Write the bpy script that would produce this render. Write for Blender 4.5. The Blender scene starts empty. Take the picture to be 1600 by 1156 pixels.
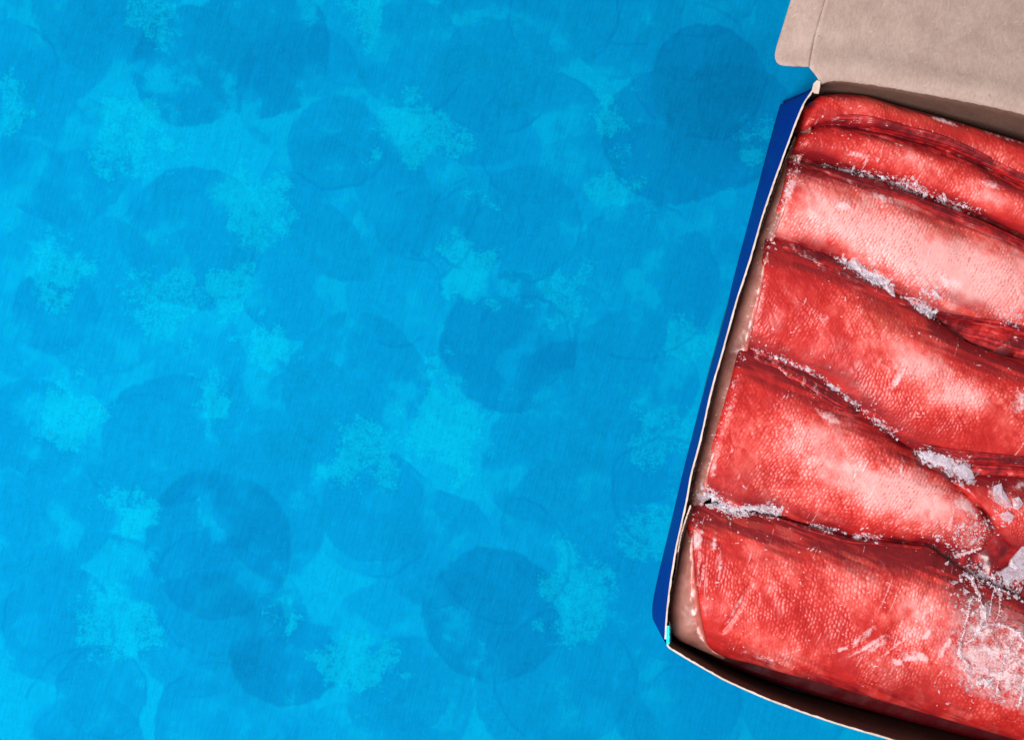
import bpy, bmesh, math, random
import numpy as np
from mathutils import Vector

random.seed(7)
rng = np.random.default_rng(11)
scene = bpy.context.scene
COL = scene.collection

# ------------------------------------------------------------------ camera, world, lamps, exposure
D = 0.90                       # camera height above the board (m)
S0 = 0.70 / 1600.0             # metres on the board for one pixel of the photograph
cam_d = bpy.data.cameras.new("camera")
cam = bpy.data.objects.new("camera", cam_d)
COL.objects.link(cam)
cam.location = (0, 0, D)
cam_d.sensor_width = 36.0
cam_d.lens = 36.0 * D / 0.70
cam_d.shift_y = -45.0 / 1600.0
cam_d.clip_start = 0.01
cam_d.clip_end = 20.0
scene.camera = cam

world = bpy.data.worlds.new("World")
scene.world = world
world.use_nodes = True
bg = world.node_tree.nodes["Background"]
bg.inputs["Color"].default_value = (0.92, 0.95, 1.0, 1)
bg.inputs["Strength"].default_value = 0.25


def area(name, loc, target, size, power, color=(1, 1, 1)):
    d = bpy.data.lights.new(name, 'AREA')
    d.shape = 'SQUARE'
    d.size = size
    d.energy = power
    d.color = color
    o = bpy.data.objects.new(name, d)
    COL.objects.link(o)
    o.location = loc
    o.rotation_euler = (Vector(target) - Vector(loc)).to_track_quat('-Z', 'Y').to_euler()
    return o


area("softbox", (-0.52, -0.30, 1.25), (-0.05, 0.45, 0.0), 0.75, 33.0, (1.0, 0.985, 0.97))

scene.view_settings.view_transform = 'Standard'
scene.view_settings.look = 'None'
scene.view_settings.exposure = 0.0
scene.view_settings.gamma = 1.0
scene.view_settings.use_curve_mapping = False
scene.cycles.use_denoising = True
scene.cycles.max_bounces = 8


# ------------------------------------------------------------------ helpers
def P(px, py, z):
    k = S0 * (D - z) / D
    return ((px - 800.0) * k, (533.0 - py) * k, z)


def PA(px, py, z):
    k = S0 * (D - z) / D
    return np.stack([(px - 800.0) * k, (533.0 - py) * k, z + 0 * px], -1)


def tag(o, label=None, cat=None, group=None, kind=None):
    if label: o["label"] = label
    if cat: o["category"] = cat
    if group: o["group"] = group
    if kind: o["kind"] = kind
    return o


def spline(pts, n):
    """Catmull-Rom through pts, n samples spaced evenly by length."""
    p = np.array(pts, float)
    p = np.vstack([2 * p[0] - p[1], p, 2 * p[-1] - p[-2]])
    out = []
    for i in range(1, len(p) - 2):
        t = np.linspace(0, 1, 24, endpoint=False)[:, None]
        a, b, c, d = p[i - 1], p[i], p[i + 1], p[i + 2]
        out.append(0.5 * (2 * b + (c - a) * t + (2 * a - 5 * b + 4 * c - d) * t ** 2 + (3 * b - a - 3 * c + d) * t ** 3))
    out.append(p[-2][None])
    q = np.vstack(out)
    s = np.concatenate([[0], np.cumsum(np.linalg.norm(np.diff(q, axis=0), axis=1))])
    ss = np.linspace(0, s[-1], n)
    return np.stack([np.interp(ss, s, q[:, k]) for k in range(q.shape[1])], -1)


def _hash(ix, iy, seed):
    h = (ix.astype(np.int64) * 374761393 + iy.astype(np.int64) * 668265263 + seed * 1442695041) & 0xffffffff
    h = ((h ^ (h >> 13)) * 1274126177) & 0xffffffff
    h = (h ^ (h >> 16)) & 0xffffff
    return h / float(0xffffff)


def vn(x, y, seed=0):
    x0 = np.floor(x); y0 = np.floor(y)
    fx = x - x0; fy = y - y0
    fx = fx * fx * fx * (fx * (fx * 6 - 15) + 10); fy = fy * fy * fy * (fy * (fy * 6 - 15) + 10)
    a = _hash(x0, y0, seed); b = _hash(x0 + 1, y0, seed)
    c = _hash(x0, y0 + 1, seed); d = _hash(x0 + 1, y0 + 1, seed)
    return (a + (b - a) * fx) * (1 - fy) + (c + (d - c) * fx) * fy


def fbm(x, y, seed=0, oct=4):
    s = 0.0; a = 0.5; t = 0.0
    for k in range(oct):
        s = s + a * vn(x * 2 ** k + 17.3 * k, y * 2 ** k - 9.1 * k, seed + k * 13); t += a; a *= 0.55
    return s / t


def sstep(a, b, x):
    t = np.clip((x - a) / (b - a), 0, 1)
    return t * t * (3 - 2 * t)


def mesh_np(name, verts, faces, mats, midx=None, smooth=True, parent=None, attrs=None):
    """verts (n,3); faces: list/array of quads or list of tuples."""
    me = bpy.data.meshes.new(name)
    me.from_pydata([tuple(v) for v in verts] if not isinstance(verts, np.ndarray) else verts.tolist(), [],
                   faces.tolist() if isinstance(faces, np.ndarray) else faces)
    for m in mats: me.materials.append(m)
    if midx is not None: me.polygons.foreach_set("material_index", np.asarray(midx, dtype=np.int32))
    me.polygons.foreach_set("use_smooth", np.full(len(me.polygons), smooth, dtype=bool))
    if attrs:
        for k, v in attrs.items():
            at = me.attributes.new(k, 'FLOAT_COLOR', 'POINT')
            c = np.ones((len(me.vertices), 4), np.float32)
            c[:, :v.shape[1]] = v
            at.data.foreach_set("color", c.ravel())
    me.update()
    o = bpy.data.objects.new(name, me)
    COL.objects.link(o)
    if parent: o.parent = parent
    return o


def grid_faces(nu, nv, off=0):
    i = np.arange(nu - 1)[:, None] * nv + np.arange(nv - 1)[None, :] + off
    return np.stack([i, i + 1, i + nv + 1, i + nv], -1).reshape(-1, 4)


# ------------------------------------------------------------------ node helper
class NT:
    def __init__(self, name):
        self.m = bpy.data.materials.new(name)
        self.m.use_nodes = True
        self.t = self.m.node_tree
        self.n = self.t.nodes
        self.b = self.n["Principled BSDF"]

    def put(self, sock, v):
        if hasattr(v, "links"): self.t.links.new(v, sock)
        elif isinstance(v, (tuple, list)) and len(v) == 3 and sock.type == 'RGBA': sock.default_value = (*v, 1)
        else: sock.default_value = v

    def math(self, op, a, b=0.0, c=None, clamp=False):
        n = self.n.new("ShaderNodeMath"); n.operation = op; n.use_clamp = clamp
        self.put(n.inputs[0], a); self.put(n.inputs[1], b)
        if c is not None: self.put(n.inputs[2], c)
        return n.outputs[0]

    def vmath(self, op, a, b=None, scale=None):
        n = self.n.new("ShaderNodeVectorMath"); n.operation = op
        self.put(n.inputs[0], a)
        if b is not None: self.put(n.inputs[1], b)
        if scale is not None: self.put(n.inputs["Scale"], scale)
        return n.outputs["Value"] if op in ("DISTANCE", "LENGTH", "DOT_PRODUCT") else n.outputs[0]

    def coord(self, kind="Object"):
        return self.n.new("ShaderNodeTexCoord").outputs[kind]

    def mapping(self, v, rot=(0, 0, 0), scale=(1, 1, 1)):
        for r, sc_ in ((rot, (1, 1, 1)), ((0, 0, 0), scale)):          # turn first, then stretch
            n = self.n.new("ShaderNodeMapping")
            self.put(n.inputs[0], v); n.inputs["Rotation"].default_value = r; n.inputs["Scale"].default_value = sc_
            v = n.outputs[0]
        return v

    def noise(self, v, scale, detail=3, rough=0.55, dist=0.0, out=0):
        n = self.n.new("ShaderNodeTexNoise")
        self.put(n.inputs["Vector"], v)
        n.inputs["Scale"].default_value = scale; n.inputs["Detail"].default_value = detail
        n.inputs["Roughness"].default_value = rough; n.inputs["Distortion"].default_value = dist
        return n.outputs[out]

    def rng(self, v, a, b, c=0.0, d=1.0, smooth=True):
        n = self.n.new("ShaderNodeMapRange"); n.interpolation_type = 'SMOOTHSTEP' if smooth else 'LINEAR'
        for i, x in enumerate((v, a, b, c, d)): self.put(n.inputs[i], x)
        return n.outputs[0]

    def mix(self, f, a, b, mode='MIX'):
        n = self.n.new("ShaderNodeMix"); n.data_type = 'RGBA'; n.blend_type = mode
        self.put(n.inputs[0], f); self.put(n.inputs[6], a); self.put(n.inputs[7], b)
        return n.outputs[2]

    def attr(self, name):
        n = self.n.new("ShaderNodeAttribute"); n.attribute_name = name
        return n

    def sep(self, c):
        n = self.n.new("ShaderNodeSeparateColor"); self.put(n.inputs[0], c)
        return n.outputs

    def bump(self, h, dist, strength=1.0, normal=None):
        n = self.n.new("ShaderNodeBump")
        n.inputs["Strength"].default_value = strength; n.inputs["Distance"].default_value = dist
        self.put(n.inputs["Height"], h)
        if normal is not None: self.put(n.inputs["Normal"], normal)
        return n.outputs[0]

    def set(self, **kw):
        for k, v in kw.items():
            self.put(self.b.inputs[k.replace("_", " ")], v)
        return self.m


# ------------------------------------------------------------------ materials
def mat_board():
    N = NT("painted_board")
    co = N.coord()
    a = N.sep(N.attr("coats").outputs["Color"])          # three coats of paint, as soft fields
    b = N.sep(N.attr("marks").outputs["Color"])          # r rims of the stamps, g bare patches
    st = N.noise(co, 520, 2, 0.8)
    st2 = N.noise(co, 190, 2, 0.7)
    st = N.math('ADD', N.math('MULTIPLY', st, 0.55), N.math('MULTIPLY', st2, 0.45))
    sd = N.math('MULTIPLY', N.math('SUBTRACT', st, 0.5), 3.4)
    col = (0.0, 0.244, 0.450)
    for k, (c, amt) in enumerate((((0.0, 0.204, 0.428), 0.85), ((0.0, 0.186, 0.408), 0.8), ((0.0, 0.160, 0.376), 0.72))):
        f = N.math('ADD', N.math('MULTIPLY', N.math('SUBTRACT', a[k], 0.5), 2.0), sd)
        col = N.mix(N.rng(f, -0.25, 0.40, 0, amt), col, c)
    f = N.math('ADD', N.math('MULTIPLY', N.math('SUBTRACT', b[1], 0.5), 2.0), sd)
    col = N.mix(N.rng(f, -0.15, 0.6, 0, 0.60), col, (0.0, 0.310, 0.480))
    col = N.mix(N.math('MULTIPLY', N.rng(N.math('ADD', b[0], N.math('MULTIPLY', sd, 0.4)), 0.25, 0.8), 0.32), col, (0.0, 0.135, 0.355))
    # brushed strokes, steep and slightly slanted
    br = N.noise(N.mapping(co, (0, 0, 0.25), (1.0, 0.07, 1.0)), 800, 2, 0.7)
    br2 = N.noise(N.mapping(co, (0, 0, 0.32), (1.0, 0.05, 1.0)), 240, 2, 0.6)
    v = N.math('ADD', N.math('MULTIPLY', N.math('SUBTRACT', br, 0.5), 0.42), N.math('MULTIPLY', N.math('SUBTRACT', br2, 0.5), 0.16))
    v = N.math('ADD', v, N.math('MULTIPLY', N.math('SUBTRACT', st, 0.5), 0.70))
    v = N.math('ADD', 0.965, N.math('MULTIPLY', v, 0.85))
    v = N.math('SUBTRACT', v, N.math('MULTIPLY', N.math('SUBTRACT', b[2], 0.4), 0.30))      # dabs laid over one another
    col = N.vmath('SCALE', col, scale=v)
    gv = N.noise(co, 230, 0, 0.4)
    col = N.mix(N.rng(gv, 0.90, 0.93), col, (0.02, 0.12, 0.20))
    h = N.math('ADD', N.math('MULTIPLY', br, 0.8), N.math('MULTIPLY', st, 0.6))
    return N.set(Base_Color=col, Roughness=0.8, Specular_IOR_Level=0.015, Normal=N.bump(h, 0.0004, 0.5))


def mat_kraft(name, c0, c1, speck=0.5):
    N = NT(name)
    co = N.coord()
    f = N.noise(N.mapping(co, (0, 0, 0.27), (1, 0.35, 1)), 700, 4, 0.75)
    g = N.noise(co, 55, 4, 0.6)
    col = N.mix(N.rng(N.math('ADD', N.math('MULTIPLY', f, 0.6), N.math('MULTIPLY', g, 0.5)), 0.35, 0.75), c0, c1)
    sp = N.noise(co, 420, 2, 0.5)
    col = N.mix(N.rng(sp, 0.70, 0.76, 0, speck), col, (c0[0] * .35, c0[1] * .3, c0[2] * .28))
    sp2 = N.noise(N.mapping(co, (0, 0, 1.1), (1, .3, 1)), 500, 1, 0.5)
    col = N.mix(N.rng(sp2, 0.68, 0.76, 0, 0.4), col, (min(1, c1[0] * 1.25), min(1, c1[1] * 1.25), min(1, c1[2] * 1.25)))
    return N.set(Base_Color=col, Roughness=0.85, Specular_IOR_Level=0.2, Normal=N.bump(N.math('ADD', f, N.math('MULTIPLY', g, 1.5)), 0.0004, 0.5))


def mat_print(name, c, c2):
    N = NT(name)
    co = N.coord()
    g = N.noise(co, 40, 4, 0.6)
    f = N.noise(co, 900, 2, 0.6)
    col = N.mix(N.rng(g, 0.3, 0.7), c, c2)
    return N.set(Base_Color=col, Roughness=0.5, Specular_IOR_Level=0.15, Normal=N.bump(N.math('ADD', f, g), 0.0002, 0.4))


def mat_fish():
    N = NT("frozen_fish_skin")
    a = N.sep(N.attr("look").outputs["Color"])          # r pale, g blood and painted seam shade, b frost
    s = N.sep(N.attr("scale").outputs["Color"])         # r scale gap, g per-scale random, b brown tint and painted upper-flank shade
    co = N.coord()
    n1 = N.noise(co, 260, 4, 0.65)
    n2 = N.noise(co, 900, 3, 0.7)
    p = N.math('ADD', a[0], N.math('MULTIPLY', N.math('SUBTRACT', n1, 0.5), 0.30))
    p = N.math('ADD', p, N.math('MULTIPLY', N.math('SUBTRACT', n2, 0.5), 0.28))
    ramp = N.n.new("ShaderNodeValToRGB")
    N.put(ramp.inputs[0], p)
    cr = ramp.color_ramp
    cr.elements[0].position = 0.0; cr.elements[0].color = (0.44, 0.010, 0.009, 1)
    cr.elements[1].position = 1.0; cr.elements[1].color = (0.88, 0.40, 0.385, 1)
    for pos, c in ((0.3, (0.56, 0.024, 0.019)), (0.55, (0.74, 0.094, 0.078)), (0.8, (0.85, 0.265, 0.248))):
        e = cr.elements.new(pos); e.color = (*c, 1)
    col = ramp.outputs[0]
    col = N.mix(N.math('MULTIPLY', s[2], 0.75), col, (0.33, 0.10, 0.055))
    col = N.mix(N.math('MULTIPLY', s[0], 0.78), col, (0.62, 0.03, 0.022))
    blood_shade = N.math('ADD', a[1], N.math('MULTIPLY', N.math('MULTIPLY', N.math('SUBTRACT', n1, 0.5), a[1]), 1.2), clamp=True)
    col = N.mix(blood_shade, col, (0.20, 0.006, 0.010))
    fr = N.rng(N.math('ADD', a[2], N.math('MULTIPLY', N.math('SUBTRACT', n2, 0.5), 0.6)), 0.35, 0.75)
    col = N.mix(N.math('MULTIPLY', fr, 0.7), col, (0.86, 0.60, 0.62))
    rough = N.math('ADD', 0.42, N.math('MULTIPLY', fr, 0.3))
    nrm = N.bump(N.math('ADD', n1, N.math('MULTIPLY', n2, 0.6)), 0.0003, 0.5)
    return N.set(Base_Color=col, Roughness=rough, Specular_IOR_Level=0.45, Normal=nrm,
                 Subsurface_Weight=0.12, Subsurface_Radius=(1.0, 0.25, 0.2), Subsurface_Scale=0.0015,
                 Coat_Weight=0.18, Coat_Roughness=0.25)


def mat_fin():
    N = NT("frozen_fin")
    a = N.sep(N.attr("look").outputs["Color"])
    n1 = N.noise(N.coord(), 300, 3, 0.6)
    t = N.math('ADD', a[0], N.math('MULTIPLY', N.math('SUBTRACT', n1, 0.5), 0.7))
    ramp = N.n.new("ShaderNodeValToRGB"); N.put(ramp.inputs[0], t)
    cr = ramp.color_ramp
    cr.elements[0].position = 0.05; cr.elements[0].color = (0.13, 0.004, 0.008, 1)
    cr.elements[1].position = 1.0; cr.elements[1].color = (0.80, 0.30, 0.28, 1)
    e = cr.elements.new(0.4); e.color = (0.42, 0.012, 0.014, 1)
    e = cr.elements.new(0.7); e.color = (0.66, 0.045, 0.04, 1)
    return N.set(Base_Color=ramp.outputs[0], Roughness=0.3, Coat_Weight=0.3, Coat_Roughness=0.15, Normal=N.bump(n1, 0.0004, 0.5),
                 Subsurface_Weight=0.1, Subsurface_Radius=(1, .2, .2), Subsurface_Scale=0.001)


def mat_glaze():
    N = NT("pink_ice_glaze")
    co = N.coord()
    g = N.noise(co, 90, 4, 0.6)
    f = N.noise(co, 450, 3, 0.7)
    col = N.mix(N.rng(g, 0.3, 0.7), (0.30, 0.112, 0.088), (0.43, 0.185, 0.15))
    a = N.sep(N.attr("look").outputs["Color"])
    col = N.mix(N.rng(N.math('ADD', a[0], N.math('MULTIPLY', N.math('SUBTRACT', f, 0.5), 0.9)), 0.4, 0.95), col, (0.88, 0.62, 0.61))
    col = N.mix(N.math('MULTIPLY', N.rng(N.math('ADD', a[1], N.math('MULTIPLY', N.math('SUBTRACT', g, .5), .4)), .55, 1.0), .85), col, (0.72, 0.12, 0.09))
    return N.set(Base_Color=col, Roughness=0.4, Coat_Weight=0.2, Coat_Roughness=0.25, Normal=N.bump(N.math('ADD', g, N.math('MULTIPLY', f, .4)), 0.0004, 0.4),
                 Subsurface_Weight=0.35, Subsurface_Radius=(1, .5, .45), Subsurface_Scale=0.003)


def mat_ice(name, c, alpha0, alpha1, fade=False):
    """Milky ice: clear in places, clouded in others."""
    N = NT(name)
    co = N.coord()
    f = N.noise(co, 800, 3, 0.7)
    g = N.noise(co, 150, 4, 0.7, 0.5)
    col = N.mix(N.rng(f, .3, .7), c, (min(1, c[0] * 1.3), min(1, c[1] * 1.3), min(1, c[2] * 1.3)))
    al = N.rng(N.math('ADD', N.math('MULTIPLY', g, .7), N.math('MULTIPLY', f, .3)), 0.38, 0.62, alpha0, min(1.0, alpha1 + .3))
    if fade: al = N.math('MULTIPLY', al, N.sep(N.attr('look').outputs['Color'])[0])
    return N.set(Base_Color=col, Roughness=0.25, IOR=1.31, Alpha=al, Coat_Weight=0.4, Coat_Roughness=0.1, Normal=N.bump(f, 0.0004, 0.6))


M_BOARD = mat_board()
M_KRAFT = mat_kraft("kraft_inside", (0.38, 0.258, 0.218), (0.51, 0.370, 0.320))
M_KRAFT_SHADE = mat_kraft("shaded_kraft_inside", (0.10, 0.048, 0.035), (0.15, 0.080, 0.060))  # same card as the lid, shade inside the box put into its colour
M_EDGE = mat_kraft("cut_card_edge", (0.55, 0.42, 0.34), (0.74, 0.62, 0.54), 0.2)
M_BLUE = mat_print("blue_print", (0.0, 0.014, 0.23), (0.0, 0.020, 0.27))
M_CYAN = mat_print("cyan_print", (0.02, 0.62, 0.72), (0.03, 0.70, 0.80))
M_FISH = mat_fish()
M_FIN = mat_fin()
M_GLAZE = mat_glaze()
M_FROST = mat_ice("frost", (0.72, 0.63, 0.70), 0.18, 0.38)
M_CRUST = mat_ice("white_crust", (0.78, 0.60, 0.64), 0.35, 0.60)
M_SHARD = mat_ice("ice_shard", (0.64, 0.54, 0.62), 0.25, 0.38)
M_SHEET = mat_ice("clear_ice_glaze", (0.84, 0.56, 0.58), 0.05, 0.55, True)

# ------------------------------------------------------------------ the board
discs = [  # centre x, y, radius (photo pixels), strength, rim
    (75, 60, 105, .6, 0), (180, 40, 90, .35, 0), (300, 105, 95, .7, 0), (410, 75, 110, .75, 0), (470, 140, 105, .6, 0),
    (642, 88, 88, .5, .5), (560, 60, 80, .25, 0), (790, 55, 115, .55, 0), (880, 12, 90, .45, .5), (745, 165, 95, .5, 0),
    (1105, 130, 90, .85, .4), (1050, 215, 110, .9, 0), (1140, 195, 100, .86, 0), (1215, 110, 120, .45, 0), (985, -25, 95, .3, .4),
    (850, 215, 105, .4, .35), (300, 370, 110, .5, 0), (140, 310, 85, .3, 0), (40, 300, 80, .25, 0), (560, 320, 120, .6, 0),
    (655, 315, 92, .5, .45), (470, 420, 110, .55, 0), (815, 350, 92, .6, .35), (740, 350, 75, .3, .5), (1000, 440, 122, .45, .45),
    (1105, 440, 82, .6, .1), (1170, 480, 90, .3, 0), (900, 280, 70, .25, .2), (40, 510, 80, .3, 0), (190, 540, 90, .3, 0),
    (300, 560, 85, .3, 0), (555, 605, 115, .65, 0), (800, 535, 110, .75, 0), (640, 500, 90, .25, 0), (985, 590, 105, .6, .3),
    (900, 640, 110, .5, 0), (225, 705, 92, .45, .4), (50, 665, 78, .5, .1), (420, 650, 90, .45, 0), (70, 790, 110, .45, 0),
    (340, 850, 115, .75, 0), (430, 770, 100, .5, 0), (585, 790, 85, .45, .25), (690, 860, 92, .45, .3), (600, 900, 75, .35, 0),
    (850, 720, 100, .6, 0), (900, 820, 115, .6, 0), (770, 960, 105, .75, 0), (450, 1010, 95, .7, 0), (310, 990, 100, .55, 0),
    (60, 960, 95, .4, .2), (160, 1080, 72, .4, .4), (990, 960, 100, .4, 0), (640, 1090, 100, .5, 0), (850, 1080, 110, .5, 0),
    (1040, 770, 85, .35, .45), (1000, 700, 90, .45, 0), (720, 610, 60, .3, 0), (360, 1130, 110, .5, 0), (1060, 1100, 100, .4, 0),
]
pale = [(205, 195, 34, .8), (190, 235, 45, .6), (268, 258, 16, 1), (250, 30, 40, .5), (10, 165, 34, .6), (640, 205, 62, .8), (690, 215, 40, .6),
        (400, 330, 55, .7), (350, 445, 45, .8), (95, 420, 45, .7), (255, 475, 60, .5), (725, 435, 42, .9), (755, 300, 14, 1.),
        (110, 640, 58, 1.), (335, 622, 36, .9), (205, 805, 38, .9), (180, 985, 62, .6), (410, 545, 36, .9), (570, 705, 50, .7),
        (695, 675, 62, .9), (525, 735, 26, .8), (700, 590, 26, .6), (462, 955, 24, .8), (560, 1035, 50, .8), (905, 935, 70, .7), (960, 300, 42, .7),
        (1178, 235, 34, .8), (1065, 545, 40, .8), (1030, 830, 48, .7), (955, 175, 40, .7), (1040, 690, 50, .5), (870, 450, 45, .5), (570, 15, 40, .6)]
gx = np.concatenate([np.linspace(-1.0, -0.40, 12), np.arange(-0.362, 0.362, 0.0009), np.linspace(0.40, 1.0, 12)])
gy = np.concatenate([np.linspace(-0.9, -0.32, 12), np.arange(-0.285, 0.245, 0.0009), np.linspace(0.28, 0.9, 12)])
X, Y = np.meshgrid(gx, gy, indexing='ij')
bx_ = X / S0 + 800; by_ = 533 - Y / S0
wx = bx_ + (fbm(bx_ / 60., by_ / 60., 1, 4) - .5) * 20 + (fbm(bx_ / 10., by_ / 10., 2, 3) - .5) * 6
wy = by_ + (fbm(bx_ / 60., by_ / 60., 3, 4) - .5) * 20 + (fbm(bx_ / 10., by_ / 10., 4, 3) - .5) * 6
lay = [np.full(X.shape, -1.0) for _ in range(3)]
rim_ = np.zeros(X.shape)
over = np.zeros(X.shape)
r2 = random.Random(5)
for k in range(75):                                   # many faint dabs between the strong ones
    cx, cy = r2.uniform(-60, 1300), r2.uniform(-60, 1200)
    if min((cx - p[0]) ** 2 + (cy - p[1]) ** 2 for p in pale) < 55 ** 2: continue
    discs.append((cx, cy, r2.uniform(62, 112), r2.choice((.2, .3, .3, .45)), r2.choice((0, 0, .25, .45))))
for k, (cx, cy, r, st_, rm) in enumerate(discs):
    e = np.clip((r - np.hypot(wx - cx, wy - cy)) / 7.0, -1, 1)
    cov = (fbm(bx_ / 55. + k * 7.7, by_ / 55. - k * 3.1, 50 + k, 4) - 0.5) * 3.6 + 0.42     # worn where the sponge was dry
    if st_ > .8: cov = np.maximum(cov, 0.45)
    q = 0 if st_ < .4 else (1 if st_ < .66 else 2)
    lay[q] = np.maximum(lay[q], np.minimum(e, cov))
    over += st_ * sstep(-.5, .5, e) * np.clip(.5 + cov * .5, .2, 1)
    if rm:
        d_ = np.abs(np.hypot(wx - cx, wy - cy) - (r - 2)) / 3.4
        rim_ = np.maximum(rim_, rm * 2.0 * np.exp(-d_ ** 2) * sstep(.48, .62, fbm(bx_ / 70. + k * 5, by_ / 70., 150 + k, 2)))
bare = np.full(X.shape, -1.0)
wx = wx + (fbm(bx_ / 34., by_ / 34., 7, 3) - .5) * 80; wy = wy + (fbm(bx_ / 34., by_ / 34., 8, 3) - .5) * 80
for k, (cx, cy, r, st_) in enumerate(pale):
    e = (r - np.hypot((wx - cx), (wy - cy)) + (fbm(bx_ / 32., by_ / 32., 260 + k, 4) - .5) * 70) / 34.0
    bare = np.maximum(bare, np.clip(np.minimum(e, st_ * .8 - .1), -1, 1))
f01 = lambda a: np.clip(a * .5 + .5, 0, 1).reshape(-1, 1)
board = mesh_np("tabletop", np.stack([X, Y, 0 * X], -1).reshape(-1, 3), grid_faces(len(gx), len(gy))[:, ::-1], [M_BOARD],
                attrs={"coats": np.concatenate([f01(q) for q in lay], 1), "marks": np.concatenate([np.clip(rim_, 0, 1).reshape(-1, 1), f01(bare), np.clip(over / 3.2, 0, 1).reshape(-1, 1)], 1)})
tag(board, "blue sponge-painted board under the open box", "tabletop", kind="structure")

# ------------------------------------------------------------------ the box
H = 0.075
box = bpy.data.objects.new("cardboard_box", None)
COL.objects.link(box)
box.location = P(1450, 600, 0)
tag(box, "open blue cardboard box with brown inside, packed with frozen red fish", "box")
bpy.context.view_layer.update()


def bparent(o, parent=box):
    w = o.matrix_world.copy()
    o.parent = parent
    o.matrix_parent_inverse = parent.matrix_world.inverted()
    return o


def wall(name, base_px, top_px, inward, thick=0.0011, nu=150, nz=12, ztop=H, rough=0.0004, mats=None, seed=0, z0=0.0015, lean=0.0):
    """A card panel between a base line on the board and a top line at the rim."""
    b = spline(base_px, nu); t = spline(top_px, nu)
    Bw = PA(b[:, 0], b[:, 1], np.full(nu, z0)); Tw = PA(t[:, 0], t[:, 1], np.full(nu, ztop))
    s = np.linspace(0, 1, nz)[None, :, None]
    u = np.linspace(0, 1, nu)
    prof = s + lean * s * (1 - s)
    out = Bw[:, None, :] * (1 - prof) + Tw[:, None, :] * prof
    out[:, :, 2] = (Bw[:, None, 2] * (1 - s[:, :, 0]) + Tw[:, None, 2] * s[:, :, 0])
    jit = (fbm(u * 90, u * 0 + seed, seed, 3) - 0.5)
    out[:, -1, 2] += jit * rough * 2
    d = np.gradient(Tw[:, :2], axis=0); d /= np.linalg.norm(d, axis=1)[:, None]
    nrm = np.stack([-d[:, 1], d[:, 0]], -1) * inward
    j2 = (fbm(u * 150, u * 0 + seed + 5, seed + 3, 2) - 0.5) * 0.0006
    inn = out.copy()
    inn[:, :, :2] += nrm[:, None, :] * (thick + j2[:, None, None] * (np.arange(nz) == nz - 1)[None, :, None])
    V = np.concatenate([out.reshape(-1, 3), inn.reshape(-1, 3)])
    n = nu * nz
    f1 = grid_faces(nu, nz); f2 = grid_faces(nu, nz, n)[:, ::-1]
    i = np.arange(nu - 1)
    top = np.stack([i * nz + nz - 1, i * nz + nz - 1 + n, (i + 1) * nz + nz - 1 + n, (i + 1) * nz + nz - 1], -1)
    bot = np.stack([i * nz, (i + 1) * nz, (i + 1) * nz + n, i * nz + n], -1)
    j = np.arange(nz - 1)
    e0 = np.stack([j, j + n, j + 1 + n, j + 1], -1)
    o1 = (nu - 1) * nz
    e1 = np.stack([o1 + j, o1 + j + 1, o1 + j + 1 + n, o1 + j + n], -1)
    F = np.concatenate([f1, f2, top, bot, e0, e1])
    mi = np.concatenate([np.zeros(len(f1)), np.ones(len(f2)), np.full(len(top) + len(bot), 2), np.zeros(len(e0) + len(e1))])
    o = mesh_np(name, V, F, mats or [M_BLUE, M_KRAFT_SHADE, M_EDGE], mi, smooth=False)
    o.data.polygons.foreach_set("use_smooth", np.concatenate([np.ones(len(f1) + len(f2), bool), np.zeros(len(F) - len(f1) - len(f2), bool)]))
    bm = bmesh.new(); bm.from_mesh(o.data); bmesh.ops.recalc_face_normals(bm, faces=bm.faces); bm.to_mesh(o.data); bm.free()
    return bparent(o)


left_base = [(1219, 164), (1216, 174), (1203, 220), (1176, 323), (1150, 420), (1135, 480), (1112, 562), (1088, 655), (1067, 738), (1045, 830), (1029, 896),
             (1020.5, 938), (1019, 955), (1020, 967)]
left_top = [(1268, 142), (1264, 148), (1250, 172), (1221, 249), (1194, 326), (1171, 404), (1148, 476), (1127, 552), (1110, 611), (1097, 671), (1086.5, 712),
            (1078, 744), (1072, 779), (1061, 829), (1054, 862), (1046, 912), (1040.5, 960), (1038, 998)]
wall("side_panel", left_base, left_top, 1, seed=1)
front_base = [(1021, 969), (1050, 988), (1086, 1011), (1113, 1027), (1188, 1062), (1290, 1094), (1500, 1146), (1708, 1192)]
front_top = [(1041, 1007), (1046, 1013), (1075, 1031), (1112, 1052), (1141, 1067.5), (1220, 1101), (1330, 1138), (1500, 1184), (1780, 1246)]
wall("end_panel", front_base, front_top, 1, seed=2)
right_base = [(1712, 1184), (1760, 960), (1830, 640), (1890, 356)]
right_top = [(1786, 1245), (1838, 1000), (1915, 650), (1984, 338)]
wall("side_panel", right_base, right_top, 1, seed=3, nu=60)
back_base = [(1222, 159), (1400, 208), (1600, 268), (1886, 352)]
back_top = [(1272, 138), (1282, 129.5), (1307, 124.5), (1378, 133), (1493, 154), (1600, 177), (1760, 222), (1900, 285), (1980, 334)]
wall("end_panel", back_base, back_top, -1, seed=4, ztop=H - 0.0012, mats=[M_BLUE, M_KRAFT_SHADE, M_KRAFT])
# bottom
c = [P(1224, 166, 0.0012), P(1884, 354, 0.0012), P(1702, 1186, 0.0012), P(1500, 1143, 0.0012), P(1290, 1092, 0.0012), P(1190, 1061, 0.0012), P(1086, 1012, 0.0012), P(1024, 968, 0.0012)]
c2 = [(x, y, 0.0022) for x, y, z in c]
o = mesh_np("bottom_panel", np.array(c + c2), [tuple(range(7, -1, -1)), tuple(range(8, 16))] + [(i, (i + 1) % 8, (i + 1) % 8 + 8, i + 8) for i in range(8)], [M_KRAFT_SHADE], smooth=False)
bparent(o)
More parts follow.
